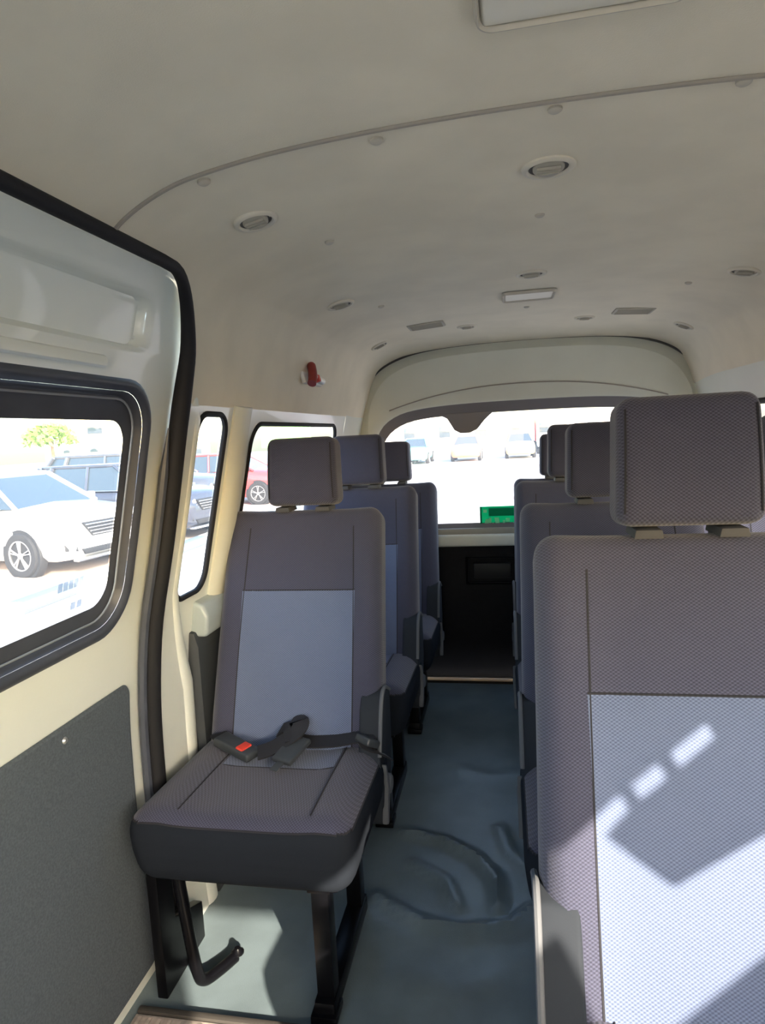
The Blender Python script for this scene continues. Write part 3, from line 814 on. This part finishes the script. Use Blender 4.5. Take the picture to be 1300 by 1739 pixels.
# emergency hammer on the left side lining
hz = 1.492; hp = lwall(2.29, hz, .0)
H = empty('emergency_hammer', 'small red emergency hammer clipped high on the left side lining', 'hammer', hp)
H.rotation_euler = (0, math.radians(-14), 0)
bm = bmesh.new()
tube(bm, crom([(.030, -.062, -.040), (.034, -.045, -.022), (.034, -.02, .006), (.030, .005, .034)], 4), [.016] * 12 + [.013], 12); link('hammer_head', bm, M_DRED, H)
bm = bmesh.new(); tube(bm, [(.03, -.02, -.006), (.026, .06, -.012), (.022, .13, -.016)], [.009, .011, .012], 10); o = link('hammer_handle', bm, M_WHITEP, H)
bm = bmesh.new(); box(bm, (-.004, -.06, -.03), (.012, .15, .012), .005); link('holder_plate', bm, M_WHITEP, H)
bm = bmesh.new(); box(bm, (.008, .02, -.028), (.04, .045, -.003), .004); link('holder_clip', bm, M_RED, H)

# step tread by the sliding door
S = empty('step_tread', 'ribbed brown tread on the floor edge by the sliding door', 'step tread', (-.70, 1.095, 0))
bm = bmesh.new(); box(bm, (-.15, -.10, .002), (.18, .098, .010), .003); link('tread_plate', bm, M_TREAD, S)
bm = bmesh.new()
for k in range(13): box(bm, (-.14 + k * .024, -.095, .009), (-.13 + k * .024, .09, .013), .001, 1)
link('tread_rib', bm, M_TREAD, S)
bm = bmesh.new(); box(bm, (-.15, .10, .001), (.30, .116, .016), .005); link('tread_lip', bm, M_LIP, S)

# ---------------------------------------------------------------- outside
GZ = -.65
def ground_mat():
    m = mat('lot_ground', (.52, .50, .485), .9, noise=.12, nscale=.6)
    return m
bm = bmesh.new(); grid(bm, 30, 30, lambda u, v: (-90 + 180 * u, -60 + 180 * v, GZ))
struct(link('ground', bm, ground_mat()), 'pale sunlit car park ground')
bm = bmesh.new(); box(bm, (-16, -10, GZ), (-5.92, 60, GZ + .02)); struct(link('parking_bay', bm, mat('bay_pavers', (.56, .47, .40), .9, noise=.15, nscale=1.5)), 'sandy paved parking strip under the parked cars')
def kerb_mat():
    m = mat('kerb_paint', (.75, .75, .72), .8); t = m.node_tree; b = t.nodes['Principled BSDF']
    tc = N(t, 'ShaderNodeTexCoord'); sp = N(t, 'ShaderNodeSeparateXYZ'); t.links.new(tc.outputs['Object'], sp.inputs[0])
    a = N(t, 'ShaderNodeMath', operation='MULTIPLY_ADD'); a.inputs[1].default_value = .5; a.inputs[2].default_value = 50 - 3.36; t.links.new(sp.outputs['Y'], a.inputs[0])
    f = N(t, 'ShaderNodeMath', operation='FRACT'); t.links.new(a.outputs[0], f.inputs[0])
    g = N(t, 'ShaderNodeMath', operation='LESS_THAN'); g.inputs[1].default_value = .5; t.links.new(f.outputs[0], g.inputs[0])
    mx = N(t, 'ShaderNodeMix', data_type='RGBA'); mx.inputs[6].default_value = (.78, .78, .74, 1); mx.inputs[7].default_value = (.16, .20, .24, 1)
    t.links.new(g.outputs[0], mx.inputs[0]); t.links.new(mx.outputs[2], b.inputs['Base Color']); return m
bm = bmesh.new(); box(bm, (-5.95, -10, GZ), (-5.72, 60, GZ + .16), .03, 2); struct(link('kerb', bm, kerb_mat()), 'low kerb painted in black and white lengths')
# faint paver stripes behind the van
bm = bmesh.new()
for k, (y0, w) in enumerate(((11.5, .5), (14.5, .6), (18, .8), (22, 1.2), (27, 1.4), (33, 1.6))): box(bm, (-5.5, y0, GZ - .01), (14, y0 + w, GZ + .006))
struct(link('paving_stripe', bm, mat('paver_band', (.30, .21, .22), .9, noise=.1, nscale=2)), 'faint pink grey paving bands behind the van')

M_TYRE = mat('tyre', (.03, .03, .032), .8); M_RIM = mat('rim_silver', (.6, .6, .62), .35, metal=.6); M_CGL = mat('car_glass', (.05, .07, .085), .06, coat=.6, spec=.9)
M_CDARK = mat('car_black_plastic', (.03, .03, .032), .6); M_HL = mat('headlamp', (.45, .47, .5), .1, coat=1); M_CHR = mat('car_chrome', (.7, .7, .72), .2, metal=.9)
def make_car(label, paint, loc, rz, scale=1, detail=True, group='cars parked outside'):
    c = empty('parked_car', label, 'car', loc, rz, group); c.scale = (scale,) * 3
    # x runs from the nose (0) to the tail (-4.5); y across; z up
    ST = [(.0, .42, .62, .70, .58, .66), (-.04, .34, .78, .80, .86, .70), (-.12, .28, .86, .84, .94, .76), (-.35, .25, .91, .86, .99, .80), (-.8, .24, .925, .90, 1.04, .82), (-1.25, .24, .93, .95, 1.08, .84),
          (-2.2, .24, .93, .98, 1.09, .86), (-3.2, .24, .93, 1.00, 1.10, .86), (-4.0, .26, .915, 1.02, 1.10, .84), (-4.35, .34, .88, 1.0, 1.08, .80), (-4.5, .45, .80, .9, 1.0, .74)]
    bm = bmesh.new(); R_ = []
    for x, zb, hw, zs, zt, tw in ST:
        half_ = [(0, zb), (hw * .86, zb), (hw * .97, zb + .10), (hw, zb + .28), (hw, (zs + zb + .28) / 2), (hw * .985, zs - .04), (hw * .95, zs + .02 if zs < zt else zt), (tw * .86, zt - .005), (0, zt + .03)]
        full_ = half_ + [(-a, b) for a, b in half_[-2:0:-1]]
        R_.append([bm.verts.new((x, a, b)) for a, b in full_])
    n = len(R_[0])
    for A, B in zip(R_, R_[1:]):
        for k in range(n): bm.faces.new((A[k], A[(k + 1) % n], B[(k + 1) % n], B[k]))
    bm.faces.new(R_[0]); bm.faces.new(R_[-1])
    link('body', bm, paint, c, angle=50)
    # greenhouse
    base = [(-1.12, .78), (-1.35, .82), (-2.4, .84), (-3.7, .82), (-4.40, .70)]; top = [(-1.95, .58), (-2.15, .62), (-2.6, .64), (-3.6, .62), (-4.05, .54)]
    bm = bmesh.new()
    L_ = [[], []]
    for s in (-1, 1):
        for (bx, by), (tx, ty) in zip(base, top):
            L_[(s + 1) // 2].append((bm.verts.new((bx, s * by, 1.06)), bm.verts.new((tx, s * ty, 1.55))))
    for Q in L_:
        for a, b in zip(Q, Q[1:]): bm.faces.new((a[0], b[0], b[1], a[1]))
    for e in (0, -1): bm.faces.new((L_[0][e][0], L_[1][e][0], L_[1][e][1], L_[0][e][1]))
    link('windows', bm, M_CGL, c, smooth=False)
    bm = bmesh.new()
    rp = [(x, y) for x, y in top]
    poly = [(rp[0][0] - .0, -rp[0][1] * .98)] + [(x, -y - .015) for x, y in rp[1:]] + [(x, y + .015) for x, y in rp[:0:-1]] + [(rp[0][0], rp[0][1] * .98)]
    prism(bm, [(x, y, 1.535) for x, y in poly], (0, 0, .075), .03, 3)
    link('roof', bm, paint, c)
    bm = bmesh.new()
    for s in (-1, 1):
        tube(bm, [(-1.10, s * .80, 1.05), (-1.97, s * .60, 1.57)], .035, 8)
        tube(bm, [(-2.55, s * .855, 1.06), (-2.62, s * .655, 1.56)], .03, 8)
        tube(bm, [(-3.72, s * .835, 1.06), (-3.62, s * .64, 1.56)], .05, 8)
        tube(bm, [(-4.42, s * .72, 1.05), (-4.07, s * .56, 1.57)], .05, 8)
    link('window_pillar', bm, paint, c)
    for s in (-1, 1):
        for x in (-.93, -3.62):
            bm = bmesh.new(); Mx = Matrix.Translation((x, s * .80, .36)) @ Matrix.Rotation(-s * PI / 2, 4, 'X')
            lathe(bm, [(0, .128), (.40, .128), (.415, .10), (.415, 0)], 36, Mx); link('wheel_arch', bm, M_CDARK, c)
            bm = bmesh.new(); lathe(bm, [(.235, .155), (.27, .165), (.33, .16), (.355, .13), (.355, -.05)], 36, Mx); w = link('tyre', bm, M_TYRE, c)
            bm = bmesh.new(); lathe(bm, [(.235, .156), (.22, .15), (.21, .135), (0, .13)], 36, Mx, 1); lathe(bm, [(.0, .165), (.045, .162), (.05, .14)], 16, Mx)
            for k in range(5):
                a = 2 * PI * k / 5 + .3
                for da in (-.13, .13):
                    P = [(.03 * math.cos(a), .03 * math.sin(a), .153), (.225 * math.cos(a + da), .225 * math.sin(a + da), .155)]
                    tube(bm, [Mx @ Vector(p) for p in P], .018, 6, flat=.6)
            lathe(bm, [(.238, .15), (.236, .162), (.222, .160), (.218, .145)], 36, Mx)
            link('rim', bm, [M_RIM, M_CDARK], w)
    if detail:
        bm = bmesh.new(); prism(bm, [(.02, -.40, .60), (.02, .40, .60), (.005, .56, .83), (.005, -.56, .83)], (-.09, 0, 0), .02); g = link('grille', bm, M_CDARK, c)
        bm = bmesh.new()
        for k in range(4): tube(bm, [(.026, -.40 - .04 * k, .635 + .052 * k), (.030, 0, .635 + .052 * k), (.026, .40 + .04 * k, .635 + .052 * k)], .012, 6)
        link('grille_bar', bm, M_CHR, g)
        bm = bmesh.new(); prism(bm, [(.015, -.55, .34), (.015, .55, .34), (.02, .62, .43), (.02, -.62, .43)], (-.08, 0, 0), .015); link('bumper_intake', bm, M_CDARK, c)
        bm = bmesh.new(); box(bm, (-.12, -.70, .24), (.005, .70, .29), .02); link('bumper_lip', bm, M_CHR, c)
        for s in (-1, 1):
            bm = bmesh.new(); prism(bm, [(-.005, s * .56, .76), (-.01, s * .58, .84), (-.34, s * .885, .89), (-.30, s * .90, .83), (-.07, s * .82, .77)], (-.035, 0, .0), .008); link('headlamp', bm, M_HL, c)
            bm = bmesh.new(); prism(bm, [(-.015, s * .66, .40), (-.09, s * .83, .42), (-.11, s * .845, .56), (-.05, s * .76, .60), (-.02, s * .69, .52)], (-.03, 0, 0), .008); link('fog_recess', bm, M_CDARK, c)
            bm = bmesh.new(); rbox(bm, .06, .10, .065, .03, 3, 3); bmesh.ops.transform(bm, matrix=Matrix.Translation((-1.45, s * .98, 1.12)), verts=bm.verts[:]); link('door_mirror', bm, paint, c)
            bm = bmesh.new(); tube(bm, [(-1.4, s * .845, 1.065), (-2.5, s * .87, 1.07), (-3.9, s * .84, 1.08)], .012, 6); link('window_strip', bm, M_CHR, c)
    return c
P_WHITE = mat('car_white', (.82, .83, .84), .25, coat=1); P_NAVY = mat('car_charcoal', (.05, .055, .075), .22, coat=1); P_BLK = mat('car_slate', (.075, .08, .095), .25, coat=1)
P_RED = mat('car_red', (.50, .07, .07), .3, coat=1); P_TEAL = mat('car_teal', (.15, .5, .5), .3, coat=1); P_OR = mat('car_orange', (.6, .25, .12), .3, coat=1); P_YEL = mat('car_yellow', (.6, .52, .2), .3, coat=1)
make_car('white car with a five spoke wheel outside the sliding door window', P_WHITE, (-6.26, 9.45, GZ), math.radians(-12))
make_car('charcoal car parked next to the white car, windscreen showing through the door window', P_NAVY, (-6.0, 12.7, GZ), math.radians(-10))
make_car('tall dark car beyond the charcoal one, its roof line topping the door window view', P_BLK, (-7.2, 16.0, GZ), math.radians(-2), 1.12)
make_car('red car seen through the rear side window behind the door', P_RED, (-6.4, 19.6, GZ), math.radians(-2), 1, False)
for x, y, p, lab in ((-5.6, 40, P_TEAL, 'distant teal car at the left of the rear window'), (-2.4, 41, P_OR, 'distant orange car in the middle of the rear window'), (1.0, 42, P_YEL, 'distant yellow car right of centre in the rear window'), (4.2, 41, P_WHITE, 'distant white car at the right of the rear window')):
    make_car(lab, p, (x, y, GZ), math.radians(-90), 1, False, 'distant cars behind the van')
# box truck, buildings, tree, sign
t = empty('box_truck', 'distant red box truck behind the rear window', 'truck', (3.4, 52, GZ))
bm = bmesh.new(); box(bm, (-1.2, -2.5, .9), (1.2, 2.2, 3.1), .05); link('cargo_box', bm, P_RED, t)
bm = bmesh.new(); box(bm, (-1.1, -4.3, .5), (1.1, -2.6, 2.5), .15, 3); k_ = link('cab', bm, P_WHITE, t)
bm = bmesh.new(); box(bm, (-.95, -4.33, 1.5), (.95, -4.2, 2.2), .05); link('windscreen', bm, M_CGL, k_)
for x in (-1, 1):
    for y in (-3.5, 1.2):
        bm = bmesh.new(); lathe(bm, [(0, .14), (.3, .14), (.45, .12), (.45, -.12), (0, -.12)], 24, Matrix.Translation((x, y, .45)) @ Matrix.Rotation(PI / 2, 4, 'Y')); link('wheel', bm, M_TYRE, t)
def building(label, loc, w, d, h, m, nx, nz, rz=0):
    b = empty('building', label, 'building', loc, rz)
    bm = bmesh.new(); box(bm, (-w / 2, 0, 0), (w / 2, d, h)); box(bm, (-w / 2 - .2, -.2, h), (w / 2 + .2, d + .2, h + .4)); link('block', bm, m, b)
    for i in range(nx):
        for j in range(nz):
            x = -w / 2 + (i + .5) * w / nx; z = (j + .55) * h / nz
            bm = bmesh.new(); box(bm, (x - .7, -.06, z - .7), (x + .7, .06, z + .7), .02); link('window', bm, M_CGL, b)
M_BLD = mat('pale_render', (.78, .76, .70), .9); M_BLD2 = mat('yellow_render', (.68, .62, .42), .9)
building('pale yellow distant building outside the side windows', (-38, 62, GZ), 16, 10, 5.5, M_BLD2, 5, 2, math.radians(28))
building('long low white distant building behind the rear window', (4, 85, GZ), 46, 8, 3.4, M_BLD, 10, 1)
t = empty('street_tree', 'small distant green tree above the parked cars in the door window', 'tree', (-38, 50, GZ))
bm = bmesh.new(); tube(bm, [(0, 0, 0), (.1, 0, 1.6), (0, .1, 3)], [.2, .15, .1], 8); link('trunk', bm, mat('bark', (.2, .14, .09), .9), t)
bm = bmesh.new()
rr = random.Random(3)
for k in range(420):
    a, e = rr.uniform(0, 2 * PI), rr.uniform(-.4, 1.4); q = rr.uniform(.7, 1.5)
    p = Vector((math.cos(a) * math.cos(e) * q * 1.5, math.sin(a) * math.cos(e) * q * 1.5, 3.0 + math.sin(e) * q * .9)); d1 = Vector((rr.uniform(-1, 1), rr.uniform(-1, 1), rr.uniform(-1, 1))).normalized() * .3; d2 = d1.orthogonal().normalized() * .14
    bm.faces.new([bm.verts.new(p - d1), bm.verts.new(p + d2), bm.verts.new(p + d1), bm.verts.new(p - d2)])
link('foliage', bm, mat('leaf', (.22, .34, .08), .8), t)
t = empty('green_sign', 'green roadside sign board seen through the rear side window', 'sign', (-10.2, 30, GZ), math.radians(15))
bm = bmesh.new(); box(bm, (-1.2, -.04, 1.6), (1.2, .04, 2.9), .02); link('sign_board', bm, mat('sign_green', (.25, .6, .15), .6), t)
bm = bmesh.new()
tube(bm, [(0, .06, 0), (0, .06, 2.6)], .06, 10)
link('sign_post', bm, M_CHR, t)

# ---------------------------------------------------------------- light
w = bpy.data.worlds.new('world'); SC.world = w; w.use_nodes = True; t = w.node_tree; bg = t.nodes['Background']
sky = N(t, 'ShaderNodeTexSky'); sky.sky_type = 'NISHITA'; sky.sun_disc = False
SUN = Vector((1, -1.38, .76)).normalized()
sky.sun_elevation = math.asin(SUN.z); sky.sun_rotation = math.atan2(SUN.x, SUN.y); sky.dust_density = 2.5; sky.air_density = 1.2; sky.altitude = 0
t.links.new(sky.outputs[0], bg.inputs[0]); bg.inputs[1].default_value = .42
sd = bpy.data.lights.new('sun', 'SUN'); sd.energy = 3.5; sd.angle = math.radians(.6); sd.color = (1, .88, .71)
so = bpy.data.objects.new('sun', sd); COL.objects.link(so); so.rotation_euler = SUN.to_track_quat('Z', 'Y').to_euler()

vs = SC.view_settings; vs.view_transform = 'Standard'; vs.look = 'None'; vs.gamma = 1; vs.exposure = 2.5; vs.use_curve_mapping = False
SC.cycles.use_denoising = True
SC.cycles.max_bounces = 10; SC.cycles.diffuse_bounces = 6; SC.cycles.transparent_max_bounces = 16
SC.cycles.sample_clamp_indirect = 8; SC.cycles.caustics_reflective = False; SC.cycles.caustics_refractive = False
